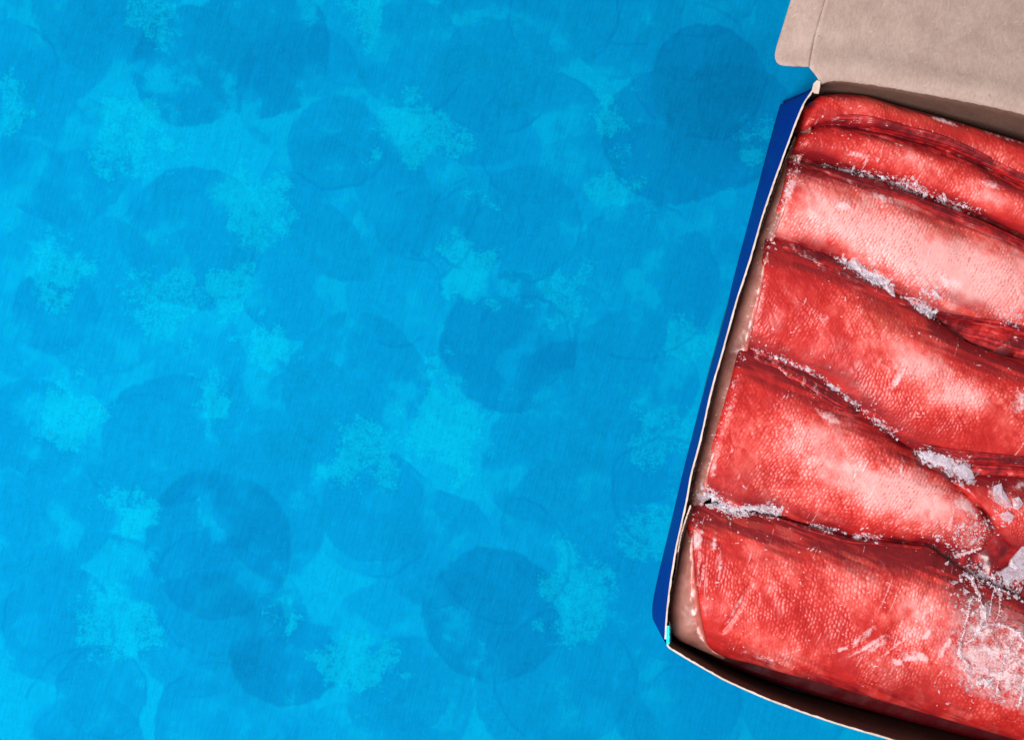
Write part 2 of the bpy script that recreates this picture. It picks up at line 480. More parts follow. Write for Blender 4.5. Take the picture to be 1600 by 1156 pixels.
# glue tab: the inner layer whose edge peels away from the side panel
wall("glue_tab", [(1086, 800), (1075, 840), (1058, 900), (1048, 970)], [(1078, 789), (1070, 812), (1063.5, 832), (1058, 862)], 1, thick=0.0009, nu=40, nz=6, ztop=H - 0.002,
     mats=[M_KRAFT_SHADE, M_KRAFT_SHADE, M_EDGE], seed=6, z0=0.02)
# cyan folded corner tab
wall("corner_tab", [(1046, 984), (1045, 992), (1045, 1002)], [(1041.5, 977), (1041, 990), (1041.3, 1006)], 1, thick=0.0019, nu=14, nz=5, ztop=H + 0.0008,
     mats=[M_CYAN, M_CYAN, M_CYAN], seed=8, z0=0.04)

# lid
LW = 34


def zlid(w):          # w metres behind the hinge: rolls over the crease, then sags away
    return H + 0.0004 + 0.0016 * np.sin(np.clip(w / 0.02, 0, 1) * math.pi) - 0.16 * np.maximum(w - 0.012, 0) + 0.0 * w


lb = [(1281, 130.5), (1276, 119), (1270, 111.5), (1265, 103), (1271.5, 66), (1281.5, 29), (1290, 0), (1303, -50), (1330, -150), (1369, -300), (1404, -430)]
LB = spline(lb, 60)
hinge = spline([(x, y + 1.8) for x, y in back_top[1:]], 110)
rows = []
for k in range(len(LB)):
    off = LB[k] - LB[0]
    s = np.linspace(0, 1, 110)
    rend = hinge[-1] + np.array([0.26, -0.966]) * (np.dot(off, np.array([0.26, -0.966])))
    bow = hinge - (hinge[0] + (hinge[-1] - hinge[0]) * s[:, None])
    row = LB[k] + (rend - LB[k]) * s[:, None] + bow
    w = max(0.0, np.dot(off, np.array([0.26, -0.966]))) * S0
    # rows near the notch follow the true hinge line
    z = zlid(np.full(110, w)) + (fbm(s * 6 + 3, s * 0 + w * 30, 5, 3) - 0.5) * 0.004 * min(1, w / 0.02) + 0.010 * np.exp(-s * 700 / 75.) * min(1, max(0, w - .01) / 0.05)
    k_ = S0 * (D - z) / D
    rows.append(np.stack([(row[:, 0] - 800) * k_, (533 - row[:, 1]) * k_, z], -1))
G = np.array(rows)


def slab(name, G, thick, mats, parent):
    nu, nv = G.shape[:2]
    lo = G.copy(); lo[:, :, 2] -= thick
    V = np.concatenate([G.reshape(-1, 3), lo.reshape(-1, 3)]); n = nu * nv
    f1 = grid_faces(nu, nv); f2 = grid_faces(nu, nv, n)[:, ::-1]
    per = [i * nv for i in range(nu)] + [(nu - 1) * nv + j for j in range(1, nv)] + [i * nv + nv - 1 for i in range(nu - 2, -1, -1)] + [j for j in range(nv - 2, 0, -1)]
    pe = np.array([(per[i], per[(i + 1) % len(per)], per[(i + 1) % len(per)] + n, per[i] + n) for i in range(len(per))])
    F = np.concatenate([f1, f2, pe])
    mi = np.concatenate([np.zeros(len(f1)), np.ones(len(f2)), np.full(len(pe), 2)])
    o = mesh_np(name, V, F, mats, mi)
    bm = bmesh.new(); bm.from_mesh(o.data); bmesh.ops.recalc_face_normals(bm, faces=bm.faces); bm.to_mesh(o.data); bm.free()
    return bparent(o, parent)


bpy.context.view_layer.update()
lid = slab("lid", G, 0.0010, [M_KRAFT, M_BLUE, M_EDGE], box)
bpy.context.view_layer.update()
# side flap of the lid, folded along its crease
ys = np.concatenate([[104.5, 104, 103, 101, 97, 92, 86], np.linspace(78, -430, 60)])
ox_y = np.array([104.5, 104, 103, 101, 97, 92, 86, 74, 49, 0, -50, -150, -300, -430])
ox_x = np.array([1250, 1236, 1224, 1218, 1213.5, 1211.5, 1211, 1213, 1221, 1236, 1249, 1276, 1315, 1350])
crx = np.interp(-ys, -np.array([p[1] for p in lb[3:]]), [p[0] for p in lb[3:]]) - 0.5
outx = np.interp(-ys, -ox_y, ox_x)
FG = []
for y, cx, ox in zip(ys, crx, outx):
    t = np.linspace(0, 1, 14)
    x = cx + (ox - cx) * t
    w = max(0, (128 - y) * 0.966 * S0)
    z = zlid(np.full(14, w)) + 0.010 * min(1, max(0, w - .01) / 0.05) - 0.0007 - 0.12 * (cx - x) * S0 + 0.0006 * np.sin(t * 3) + (fbm(t * 3, t * 0 + y / 50., 9, 2) - .5) * 0.001
    k_ = S0 * (D - z) / D
    FG.append(np.stack([(x - 800) * k_, (533 - y) * k_ + 0 * x, z], -1))
slab("lid_flap", np.array(FG), 0.0009, [M_KRAFT, M_BLUE, M_EDGE], lid)
# torn scrap of card at the corner of hinge and side panel
sc = [(1271, 131), (1276, 126), (1282, 127), (1281.5, 137), (1279, 147), (1273, 146.5), (1268, 143)]
V = [P(x, y, H + 0.0012 + 0.0006 * random.random()) for x, y in sc] + [P(x, y, H - 0.006) for x, y in sc]
n = len(sc)
F = [tuple(range(n)), tuple(range(2 * n - 1, n - 1, -1))] + [(i, (i + 1) % n, (i + 1) % n + n, i + n) for i in range(n)]
o = bparent(mesh_np("torn_corner", V, F, [M_EDGE], smooth=False))
bm = bmesh.new(); bm.from_mesh(o.data); bmesh.ops.recalc_face_normals(bm, faces=bm.faces); bm.to_mesh(o.data); bm.free()

# ------------------------------------------------------------------ fish
ZR = 0.055       # plane in which the outlines were measured


def end_x(py):   # right-hand limit inside the box
    return 1925 - (py - 330) * 0.205


def extend(pts):
    p = [tuple(q) for q in pts]
    (x0, y0), (x1, y1) = p[-2], p[-1]
    m = (y1 - y0) / (x1 - x0)
    x = (end_x(y1) + x1) / 2
    for _ in range(8): x = end_x(y1 + m * (x - x1))
    p.append((x, y1 + m * (x - x1)))
    return p


FISH = []
RES = 0.0004


def make_fish(label, U, L, zs, crest, pale, blood, frost, brown=(), seed=0, scale=1.0, ext=True, pr=(2.6, 0.85), tail=0.25, endr=0.008, creases=(), bias=0.38, drop=0.0):
    if ext: U = extend(U); L = extend(L)
    U = [(U[0][0] - 6, U[0][1] - 1.6)] + list(U); L = [(L[0][0] - 6, L[0][1] - 1.6)] + list(L)
    L0 = np.linalg.norm(np.array(U[-1]) - np.array(U[0])) * S0 * .94
    nu = int(L0 / RES)
    u_ = spline(U, nu); l_ = spline(L, nu)
    wmax = np.max(np.linalg.norm(u_ - l_, axis=1)) * S0 * .94
    nv = max(60, int(wmax * 1.25 / RES))
    # more samples toward the two flanks, which turn down
    vv = np.linspace(0, 1, nv); vv = 0.5 - 0.5 * np.cos(vv * math.pi) * (1 - 0.35 * np.sin(vv * math.pi) ** 2)
    vv = (vv - vv[0]) / (vv[-1] - vv[0])
    px = u_[:, None, 0] * (1 - vv) + l_[:, None, 0] * vv
    py = u_[:, None, 1] * (1 - vv) + l_[:, None, 1] * vv
    uu = np.linspace(0, 1, nu)
    am = uu[:, None] * L0 + 0 * px                       # metres along
    bmt = vv[None, :] * np.linalg.norm(u_ - l_, axis=1)[:, None] * S0 * .94   # metres across
    # soften the straight cut at the head end
    prof = np.clip(1 - np.abs(2 * vv - 1) ** pr[0], 0, 1) ** pr[1]
    e0 = np.sqrt(np.clip(1 - (1 - np.clip(am[:, 0] / endr, 0, 1)) ** 2, 0, 1))
    e1 = np.sqrt(np.clip(1 - (1 - np.clip((L0 - am[:, 0]) / 0.03, 0, 1)) ** 2, 0, 1))
    ef = (0.72 + 0.28 * e0) * e1
    zs += 0.0025; crest *= 0.78
    z = zs - drop * uu[:, None] + crest * prof[None, :] * ef[:, None] - 0.004 * (1 - e0[:, None])
    g = lambda f, sd, o=3: fbm(px * f + sd * 3.7, py * f - sd * 1.9, seed * 31 + sd, o) - 0.5
    env = np.clip(prof * 1.6, 0, 1)[None, :] * np.clip(ef, 0, 1)[:, None]
    z = z + env * (g(1 / 90., 1) * 0.0048 + g(1 / 28., 2) * 0.0011)
    # frozen wrinkles running across the flank (slanted)
    q = px * 0.45 + py * 0.9
    wr = fbm((px - 0.5 * py) / 9. + g(1 / 20., 8) * 3, q / 70., seed + 77, 2) - 0.5
    z = z + env * wr * 0.00035
    # scales: staggered rows across the body, each with a short dark-red pocket at its edge
    sx, sy = 0.0021 * scale, 0.0028 * scale
    wa = am + g(1 / 60., 4) * 0.006 + g(1 / 9., 6, 2) * 0.0010 + bmt * 0.22
    wb = bmt + g(1 / 60., 5) * 0.006 + g(1 / 9., 7, 2) * 0.0010
    fa = wa / sx; fb = wb / sy
    idv = np.zeros(px.shape); dash = np.zeros(px.shape); dome = np.zeros(px.shape)
    col_ = np.floor(fa)
    for di in (-1, 0, 1):
        cc = col_ + di
        sh = 0.5 * np.mod(cc, 2)
        r0 = np.floor(fb - sh)
        for dj in (-1, 0, 1):
            rr = r0 + dj
            jx = (_hash(cc, rr, seed + 5) - .5) * 0.45; jy = (_hash(cc, rr, seed + 6) - .5) * 0.5
            du = fa - (cc + .5 + jx); dv = fb - (rr + .5 + sh + jy)
            hs = _hash(cc, rr, seed + 9)
            dash = np.maximum(dash, np.exp(-(du / 0.20) ** 2 - (dv / (0.24 + .2 * hs)) ** 2) * (0.15 + 1.0 * hs))
            q_ = np.exp(-((du - .5) / 0.36) ** 2 - (dv / 0.42) ** 2)
            idv = np.where(q_ > dome, hs, idv); dome = np.maximum(dome, q_)
    sm = sstep(0.36, 0.64, fbm(px / 50., py / 50., seed + 40, 3) + 0.10 * env)
    sm = np.clip(sm, 0.25, 1) * env
    gap = np.clip(dash, 0, 1)
    z = z + sm * (0.00016 * dome - 0.00022 * gap)
    # colour masks
    pl = bias - 0.13 + 0 * px
    for (cx, cy, rx, ry, rot, a) in pale:
        dx = px - cx; dy = py - cy; cs, sn = math.cos(rot), math.sin(rot)
        d2 = ((dx * cs + dy * sn) / rx) ** 2 + ((-dx * sn + dy * cs) / ry) ** 2
        pl = pl + 1.4 * a * np.exp(-d2)
    pl = pl + g(1 / 52., 11, 4) * 0.80 + g(1 / 12., 12, 2) * 0.22 + (dome * (.5 + idv) - .35) * 0.28 * sm + wr * 0.22
    blood_shade = 0.0 * px
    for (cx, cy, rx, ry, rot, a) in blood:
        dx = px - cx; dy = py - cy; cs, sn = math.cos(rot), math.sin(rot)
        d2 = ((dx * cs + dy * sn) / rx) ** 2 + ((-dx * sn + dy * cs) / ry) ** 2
        blood_shade = blood_shade + a * np.exp(-d2)
    edge = np.clip(1 - np.minimum(vv, 1 - vv) / 0.16, 0, 1)[None, :]  # blood at the edges, with shade of seams and upper flank painted in
    blood_shade = np.clip(blood_shade * (0.7 + 0.8 * (fbm(px / 30., py / 12., seed + 60, 3))) + 0.8 * edge * fbm(px / 25., py / 25., seed + 63, 3)
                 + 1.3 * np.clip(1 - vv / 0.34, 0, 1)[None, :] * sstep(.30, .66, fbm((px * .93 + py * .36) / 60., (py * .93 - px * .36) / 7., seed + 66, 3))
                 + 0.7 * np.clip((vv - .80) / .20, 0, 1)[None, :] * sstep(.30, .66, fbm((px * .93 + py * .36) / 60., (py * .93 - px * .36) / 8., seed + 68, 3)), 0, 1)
    br = 0.0 * px  # brown tint; on upper flanks it puts their shade into the colour
    for (cx, cy, rx, ry, rot, a) in brown:
        dx = px - cx; dy = py - cy; cs, sn = math.cos(rot), math.sin(rot)
        br = br + a * np.exp(-(((dx * cs + dy * sn) / rx) ** 2 + ((-dx * sn + dy * cs) / ry) ** 2))
    br = np.clip(br * (0.5 + fbm(px / 18., py / 18., seed + 81, 3)), 0, 1)
    # rime: slanted scratches, specks and blotches
    stq = (fbm((px + 0.45 * py) / 4.2, (py - .45 * px) / 60., seed + 51, 2))
    fr = 0.7 * sstep(0.74, 0.84, stq) * sstep(0.52, 0.66, fbm(px / 26., py / 26., seed + 52, 3)) * 0.8
    fr = np.maximum(fr, 0.7 * sstep(0.79, 0.88, fbm(px / 5., py / 5., seed + 53, 2)) * sstep(0.45, .6, fbm(px / 40., py / 40., seed + 54, 2)))
    for (cx, cy, rx, ry, rot, a) in frost:
        dx = px - cx; dy = py - cy; cs, sn = math.cos(rot), math.sin(rot)
        d2 = ((dx * cs + dy * sn) / rx) ** 2 + ((-dx * sn + dy * cs) / ry) ** 2
        fr = np.maximum(fr, a * np.exp(-d2) * (0.35 + 1.1 * fbm(px / 7., py / 7., seed + 55, 3)))
    z = z + fr * 0.0004
    for (pts, wdt, dep) in creases:                       # folds pressed into the flesh
        c_ = spline(pts, 60)
        dmin = np.full(px.shape, 1e9)
        for cxy in c_: dmin = np.minimum(dmin, (px - cxy[0]) ** 2 + (py - cxy[1]) ** 2)
        z = z - dep * np.exp(-dmin / wdt ** 2)
    z = z - 0.0006 * (1 - env) * 0
    XY = PA(px, py, np.full(px.shape, ZR))[:, :, :2]
    top = np.concatenate([XY, z[:, :, None]], -1)
    # under-side, coarse
    nb = 10
    tb = np.linspace(1, 0, nb + 2)[1:-1]
    pb = np.clip(1 - np.abs(2 * tb - 1) ** 2.4, 0, 1) ** 0.5
    bx = u_[:, None, 0] * (1 - tb) + l_[:, None, 0] * tb; by = u_[:, None, 1] * (1 - tb) + l_[:, None, 1] * tb
    bz = np.maximum(0.004, top[:, :1, 2] * (1 - tb) + top[:, -1:, 2] * tb - 0.038 * pb[None, :] * ef[:, None])
    bot = np.concatenate([PA(bx, by, np.full(bx.shape, ZR))[:, :, :2], bz[:, :, None]], -1)
    ring = np.concatenate([top, bot], 1)
    nr = nv + nb
    V = ring.reshape(-1, 3)
    i = np.arange(nu - 1)[:, None] * nr; j = np.arange(nr)[None, :]; j2 = (j + 1) % nr
    F = np.stack([i + j, i + nr + j, i + nr + j2, i + j2], -1).reshape(-1, 4).tolist()
    F.append(tuple(range(nr)))
    F.append(tuple(range((nu - 1) * nr + nr - 1, (nu - 1) * nr - 1, -1)))
    pad = lambda a: np.concatenate([a, np.full((nu, nb), 0.3)], 1).reshape(-1, 1)
    look = np.concatenate([pad(np.clip(pl, 0, 1.1)), pad(blood_shade), pad(fr)], 1)
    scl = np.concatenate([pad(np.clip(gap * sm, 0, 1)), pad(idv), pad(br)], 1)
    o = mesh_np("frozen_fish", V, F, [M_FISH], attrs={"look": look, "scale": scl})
    tag(o, label, "fish", "frozen red fish packed in the box")
    FISH.append(o)
    return o


S_0 = [(1262, 166), (1284, 151), (1344, 151), (1401, 167), (1464, 184), (1530, 204), (1600, 225), (1720, 262)]
S_A = [(1256, 205), (1290, 194), (1360, 203), (1400, 212), (1460, 228), (1510, 247), (1560, 272), (1600, 291), (1720, 345)]
S_B = [(1243, 243), (1300, 256), (1350, 269), (1410, 286), (1430, 297), (1480, 315), (1540, 338), (1600, 366), (1720, 425)]
S_C = [(1205, 369), (1278, 391), (1321, 411), (1367, 437), (1435, 478), (1464, 500), (1493, 521), (1516, 536), (1554, 552), (1600, 563), (1720, 592)]
L_2 = [(1205, 372), (1278, 394), (1321, 414), (1367, 440), (1435, 478), (1478, 496), (1554, 512), (1600, 524), (1720, 556)]
S_D = [(1163, 537), (1202, 556), (1232, 566), (1281, 587), (1315, 609), (1349, 640), (1379, 661), (1412, 691), (1435, 708), (1448, 720), (1480, 735), (1498, 752), (1525, 771), (1548, 800), (1566, 830)]
L_3 = [(1163, 540), (1202, 560), (1232, 570), (1281, 591), (1315, 613), (1349, 644), (1379, 665), (1412, 692), (1450, 708), (1520, 722), (1600, 732), (1720, 750)]
S_E = [(1091, 768), (1126, 786), (1146, 797), (1175, 797), (1214, 804), (1247, 815), (1292, 827), (1333, 839), (1379, 844), (1424, 849), (1457, 855), (1500, 868), (1540, 872)]
L_5 = [(1096, 1008), (1131, 1027), (1187, 1041), (1225, 1053), (1281, 1067), (1400, 1102), (1500, 1131), (1620, 1166)]
U_5 = [(1077, 791), (1126, 790), (1146, 800), (1175, 801), (1214, 808), (1247, 818), (1292, 830), (1333, 842), (1379, 847), (1424, 852), (1457, 858), (1500, 888), (1540, 908), (1600, 937), (1690, 975)]

ang = 0.36
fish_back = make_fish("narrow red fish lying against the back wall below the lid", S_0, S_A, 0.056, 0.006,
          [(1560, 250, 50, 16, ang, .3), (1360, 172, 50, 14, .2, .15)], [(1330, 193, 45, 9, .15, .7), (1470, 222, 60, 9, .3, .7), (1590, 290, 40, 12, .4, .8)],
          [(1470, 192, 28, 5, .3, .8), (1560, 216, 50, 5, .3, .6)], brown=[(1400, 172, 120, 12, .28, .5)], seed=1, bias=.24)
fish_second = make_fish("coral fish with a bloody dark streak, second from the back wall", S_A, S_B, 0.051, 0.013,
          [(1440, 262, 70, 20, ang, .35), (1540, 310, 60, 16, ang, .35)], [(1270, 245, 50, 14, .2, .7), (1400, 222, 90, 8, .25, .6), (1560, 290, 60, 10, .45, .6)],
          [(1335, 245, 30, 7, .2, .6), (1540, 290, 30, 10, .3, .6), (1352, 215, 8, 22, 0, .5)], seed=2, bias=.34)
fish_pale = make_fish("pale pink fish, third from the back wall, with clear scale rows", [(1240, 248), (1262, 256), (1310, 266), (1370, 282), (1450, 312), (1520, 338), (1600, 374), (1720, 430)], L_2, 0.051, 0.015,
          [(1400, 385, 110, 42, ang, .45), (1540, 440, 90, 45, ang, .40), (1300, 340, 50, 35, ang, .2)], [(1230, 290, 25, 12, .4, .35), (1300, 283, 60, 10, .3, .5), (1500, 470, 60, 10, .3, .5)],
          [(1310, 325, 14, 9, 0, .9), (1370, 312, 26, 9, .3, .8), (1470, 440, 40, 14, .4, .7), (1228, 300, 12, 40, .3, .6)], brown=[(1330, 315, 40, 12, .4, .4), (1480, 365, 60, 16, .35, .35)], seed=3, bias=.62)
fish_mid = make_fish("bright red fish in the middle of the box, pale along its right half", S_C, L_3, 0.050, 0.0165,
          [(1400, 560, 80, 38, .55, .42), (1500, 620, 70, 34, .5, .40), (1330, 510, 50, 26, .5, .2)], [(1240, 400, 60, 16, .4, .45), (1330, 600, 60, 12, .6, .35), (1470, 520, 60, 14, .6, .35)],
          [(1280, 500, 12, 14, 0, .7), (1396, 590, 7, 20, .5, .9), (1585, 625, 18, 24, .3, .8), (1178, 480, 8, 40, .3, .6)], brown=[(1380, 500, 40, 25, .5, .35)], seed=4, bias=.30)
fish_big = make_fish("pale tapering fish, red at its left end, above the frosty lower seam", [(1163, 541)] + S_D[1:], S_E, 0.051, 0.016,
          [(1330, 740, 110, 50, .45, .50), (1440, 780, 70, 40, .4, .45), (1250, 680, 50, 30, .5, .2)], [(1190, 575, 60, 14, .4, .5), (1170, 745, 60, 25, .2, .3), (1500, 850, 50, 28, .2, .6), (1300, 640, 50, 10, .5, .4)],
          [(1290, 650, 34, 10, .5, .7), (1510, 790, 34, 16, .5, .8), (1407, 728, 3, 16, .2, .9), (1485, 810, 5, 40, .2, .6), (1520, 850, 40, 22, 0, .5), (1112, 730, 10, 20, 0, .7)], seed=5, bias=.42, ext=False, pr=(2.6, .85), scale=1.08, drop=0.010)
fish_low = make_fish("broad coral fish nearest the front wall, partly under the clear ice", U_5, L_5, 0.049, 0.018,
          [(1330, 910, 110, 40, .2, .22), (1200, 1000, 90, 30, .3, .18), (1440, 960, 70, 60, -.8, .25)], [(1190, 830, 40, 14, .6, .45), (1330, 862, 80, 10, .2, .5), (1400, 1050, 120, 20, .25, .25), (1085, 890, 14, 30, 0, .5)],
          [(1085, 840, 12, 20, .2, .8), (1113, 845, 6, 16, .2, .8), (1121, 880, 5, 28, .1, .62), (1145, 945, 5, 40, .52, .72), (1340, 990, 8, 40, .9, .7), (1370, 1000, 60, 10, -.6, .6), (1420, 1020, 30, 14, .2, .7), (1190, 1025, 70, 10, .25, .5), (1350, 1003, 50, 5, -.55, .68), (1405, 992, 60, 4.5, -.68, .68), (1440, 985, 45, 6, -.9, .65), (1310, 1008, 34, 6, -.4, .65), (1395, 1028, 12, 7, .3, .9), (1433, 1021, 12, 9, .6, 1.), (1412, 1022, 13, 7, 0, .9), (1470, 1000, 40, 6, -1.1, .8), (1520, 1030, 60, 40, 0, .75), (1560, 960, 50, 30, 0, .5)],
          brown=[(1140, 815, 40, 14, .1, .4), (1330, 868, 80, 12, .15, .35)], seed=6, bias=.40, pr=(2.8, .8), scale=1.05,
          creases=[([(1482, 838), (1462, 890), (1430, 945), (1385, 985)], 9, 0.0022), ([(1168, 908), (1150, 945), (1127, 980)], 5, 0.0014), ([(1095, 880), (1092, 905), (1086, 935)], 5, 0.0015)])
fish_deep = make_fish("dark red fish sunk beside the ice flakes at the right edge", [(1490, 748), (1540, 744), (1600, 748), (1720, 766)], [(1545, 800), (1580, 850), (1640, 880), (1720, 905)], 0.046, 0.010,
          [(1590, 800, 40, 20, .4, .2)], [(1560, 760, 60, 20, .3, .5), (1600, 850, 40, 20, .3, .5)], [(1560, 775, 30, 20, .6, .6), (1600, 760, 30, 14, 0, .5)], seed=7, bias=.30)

# ------------------------------------------------------------------ frozen mass under the fish, front ledge painted as shade
bu = spline([(1262, 190), (1900, 330)], 120); bd = spline([(1072, 1012), (1122, 1050), (1213, 1084), (1420, 1146), (1790, 1240)], 120)  # front side runs on toward the end panel, added to darken the gap
t = np.linspace(0, 1, 160)
px = bu[:, None, 0] * (1 - t) + bd[:, None, 0] * t; py = bu[:, None, 1] * (1 - t) + bd[:, None, 1] * t
z = 0.0465 + (fbm(px / 30., py / 30., 71, 4) - .5) * 0.008 * (1 - .7 * sstep(.8, .9, t))[None, :] + (fbm(px / 6., py / 6., 72, 2) - .5) * 0.0015 * (1 - sstep(.8, .9, t))[None, :]
z = z - 0.019 * sstep(.90, .96, t)[None, :]
z[0] = z[-1] = 0.01; z[:, 0] = z[:, -1] = 0.01
V = np.concatenate([PA(px, py, np.full(px.shape, ZR))[:, :, :2], z[:, :, None]], -1).reshape(-1, 3)
zl = V.copy(); zl[:, 2] = 0.005
n = len(V)
per = [i * 160 for i in range(120)] + [119 * 160 + j for j in range(1, 160)] + [i * 160 + 159 for i in range(118, -1, -1)] + [j for j in range(158, 0, -1)]
F = np.concatenate([grid_faces(120, 160)[:, ::-1], grid_faces(120, 160, n), np.array([(per[i], per[(i + 1) % len(per)], per[(i + 1) % len(per)] + n, per[i] + n) for i in range(len(per))])])
lk = np.clip((.18 + (fbm(px / 12., py / 12., 73, 3) - .5) * .8) * (1 - sstep(.86, .93, t)[None, :]), 0, 1).reshape(-1, 1)  # colour drops to near black in front: painted shade of the gap
o = mesh_np("ice_bed", np.concatenate([V, zl]), F, [M_FIN], attrs={"look": np.concatenate([np.concatenate([lk, lk])] * 3, 1)})
tag(o, "dark red frozen mass under the fish, seen in the hollow at right, with a front ledge painted as shade of the gap", "ice")

# ------------------------------------------------------------------ ice along the side of the block
bpy.context.view_layer.update()
dg = bpy.context.evaluated_depsgraph_get()


def surf(px, py):
    """Height and normal of what lies topmost at a point given in the outline plane."""
    x, y, _ = P(px, py, ZR)
    hit, loc, nrm, idx, ob, mtx = scene.ray_cast(dg, Vector((x, y, 0.2)), Vector((0, 0, -1)))
    if not hit: return 0.0, Vector((0, 0, 1))
    return loc.z, nrm


outer = [(1268, 158), (1256, 190), (1226, 262), (1202, 328), (1180, 396), (1155, 474), (1135, 545), (1119, 605), (1106, 665), (1094, 712), (1086, 748), (1079, 790), (1068, 840), (1060, 890), (1050, 935), (1048, 975), (1058, 1000), (1085, 1014), (1130, 1034)]
inner = [(1276, 160), (1262, 200), (1246, 258), (1228, 300), (1212, 352), (1190, 420), (1178, 475), (1168, 530), (1160, 590), (1140, 635), (1122, 675), (1114, 695), (1102, 735), (1101, 775), (1078, 830), (1079, 880), (1085, 925), (1092, 965), (1099, 995), (1106, 1010), (1130, 1028)]
nu, nv = 420, 40
a = spline(outer, nu); b = spline([(x + 6, y + 1.5) for x, y in inner], nu)
t = np.linspace(0, 1, nv)
px = a[:, None, 0] * (1 - t) + b[:, None, 0] * t; py = a[:, None, 1] * (1 - t) + b[:, None, 1] * t
u = np.linspace(0, 1, nu)[:, None]
scallop = fbm(u * 11, u * 0, 3, 2)
zf = np.array([surf(b[i, 0] + 6, b[i, 1] + 1.5)[0] for i in range(nu)])
zf = np.maximum(zf, 0.052)
for _ in range(10): zf[1:-1] = (zf[:-2] + 2 * zf[1:-1] + zf[2:]) / 4
z = 0.043 + (zf[:, None] - 0.0006 - 0.043) * np.clip(t * 1.2, 0, 1)[None, :] ** 0.24
z = z + (fbm(px / 30., py / 30., 91, 3) - .5) * 0.0030 * np.clip(t * 2, 0, 1) + (fbm(px / 6., py / 6., 92, 2) - .5) * 0.0004
lip = np.clip(1 - np.abs(t - 0.72) / 0.16, 0, 1)[None, :]
z = z + lip * 0.0012 * fbm(px / 9., py / 9., 93, 2) - 0.004 * np.clip((t - .86) / .14, 0, 1)[None, :] ** 2
rime = lip * sstep(0.35, 0.7, fbm(px / 14., py / 14., 94, 3)) * 1.1
XY = PA(px, py, np.full(px.shape, ZR))[:, :, :2]
top = np.concatenate([XY, z[:, :, None]], -1); lo = top.copy(); lo[:, :, 2] = 0.006
V = np.concatenate([top.reshape(-1, 3), lo[:, [0, -1]].reshape(-1, 3)])
n = nu * nv
i = np.arange(nu - 1)
F = np.concatenate([grid_faces(nu, nv)[:, ::-1],
                    np.stack([i * nv, (i + 1) * nv, n + (i + 1) * 2, n + i * 2], -1),
                    np.stack([i * nv + nv - 1, n + i * 2 + 1, n + (i + 1) * 2 + 1, (i + 1) * nv + nv - 1], -1),
                    np.stack([n + i * 2, n + (i + 1) * 2, n + (i + 1) * 2 + 1, n + i * 2 + 1], -1)]).tolist()
F.append(tuple(range(nv)) + (n + 1, n)); F.append(tuple((nu - 1) * nv + k for k in range(nv - 1, -1, -1)) + (n + (nu - 1) * 2, n + (nu - 1) * 2 + 1))
look = np.stack([np.concatenate([q.reshape(-1), np.zeros(2 * nu)]) for q in (rime, t[None, :] + 0 * px, 0 * px)], 1)
o = mesh_np("ice_rind", V, F, [M_GLAZE], attrs={"look": look})
tag(o, "pinkish ice rind along the left ends of the fish by the blue side wall", "ice")
bpy.context.view_layer.update(); dg = bpy.context.evaluated_depsgraph_get()


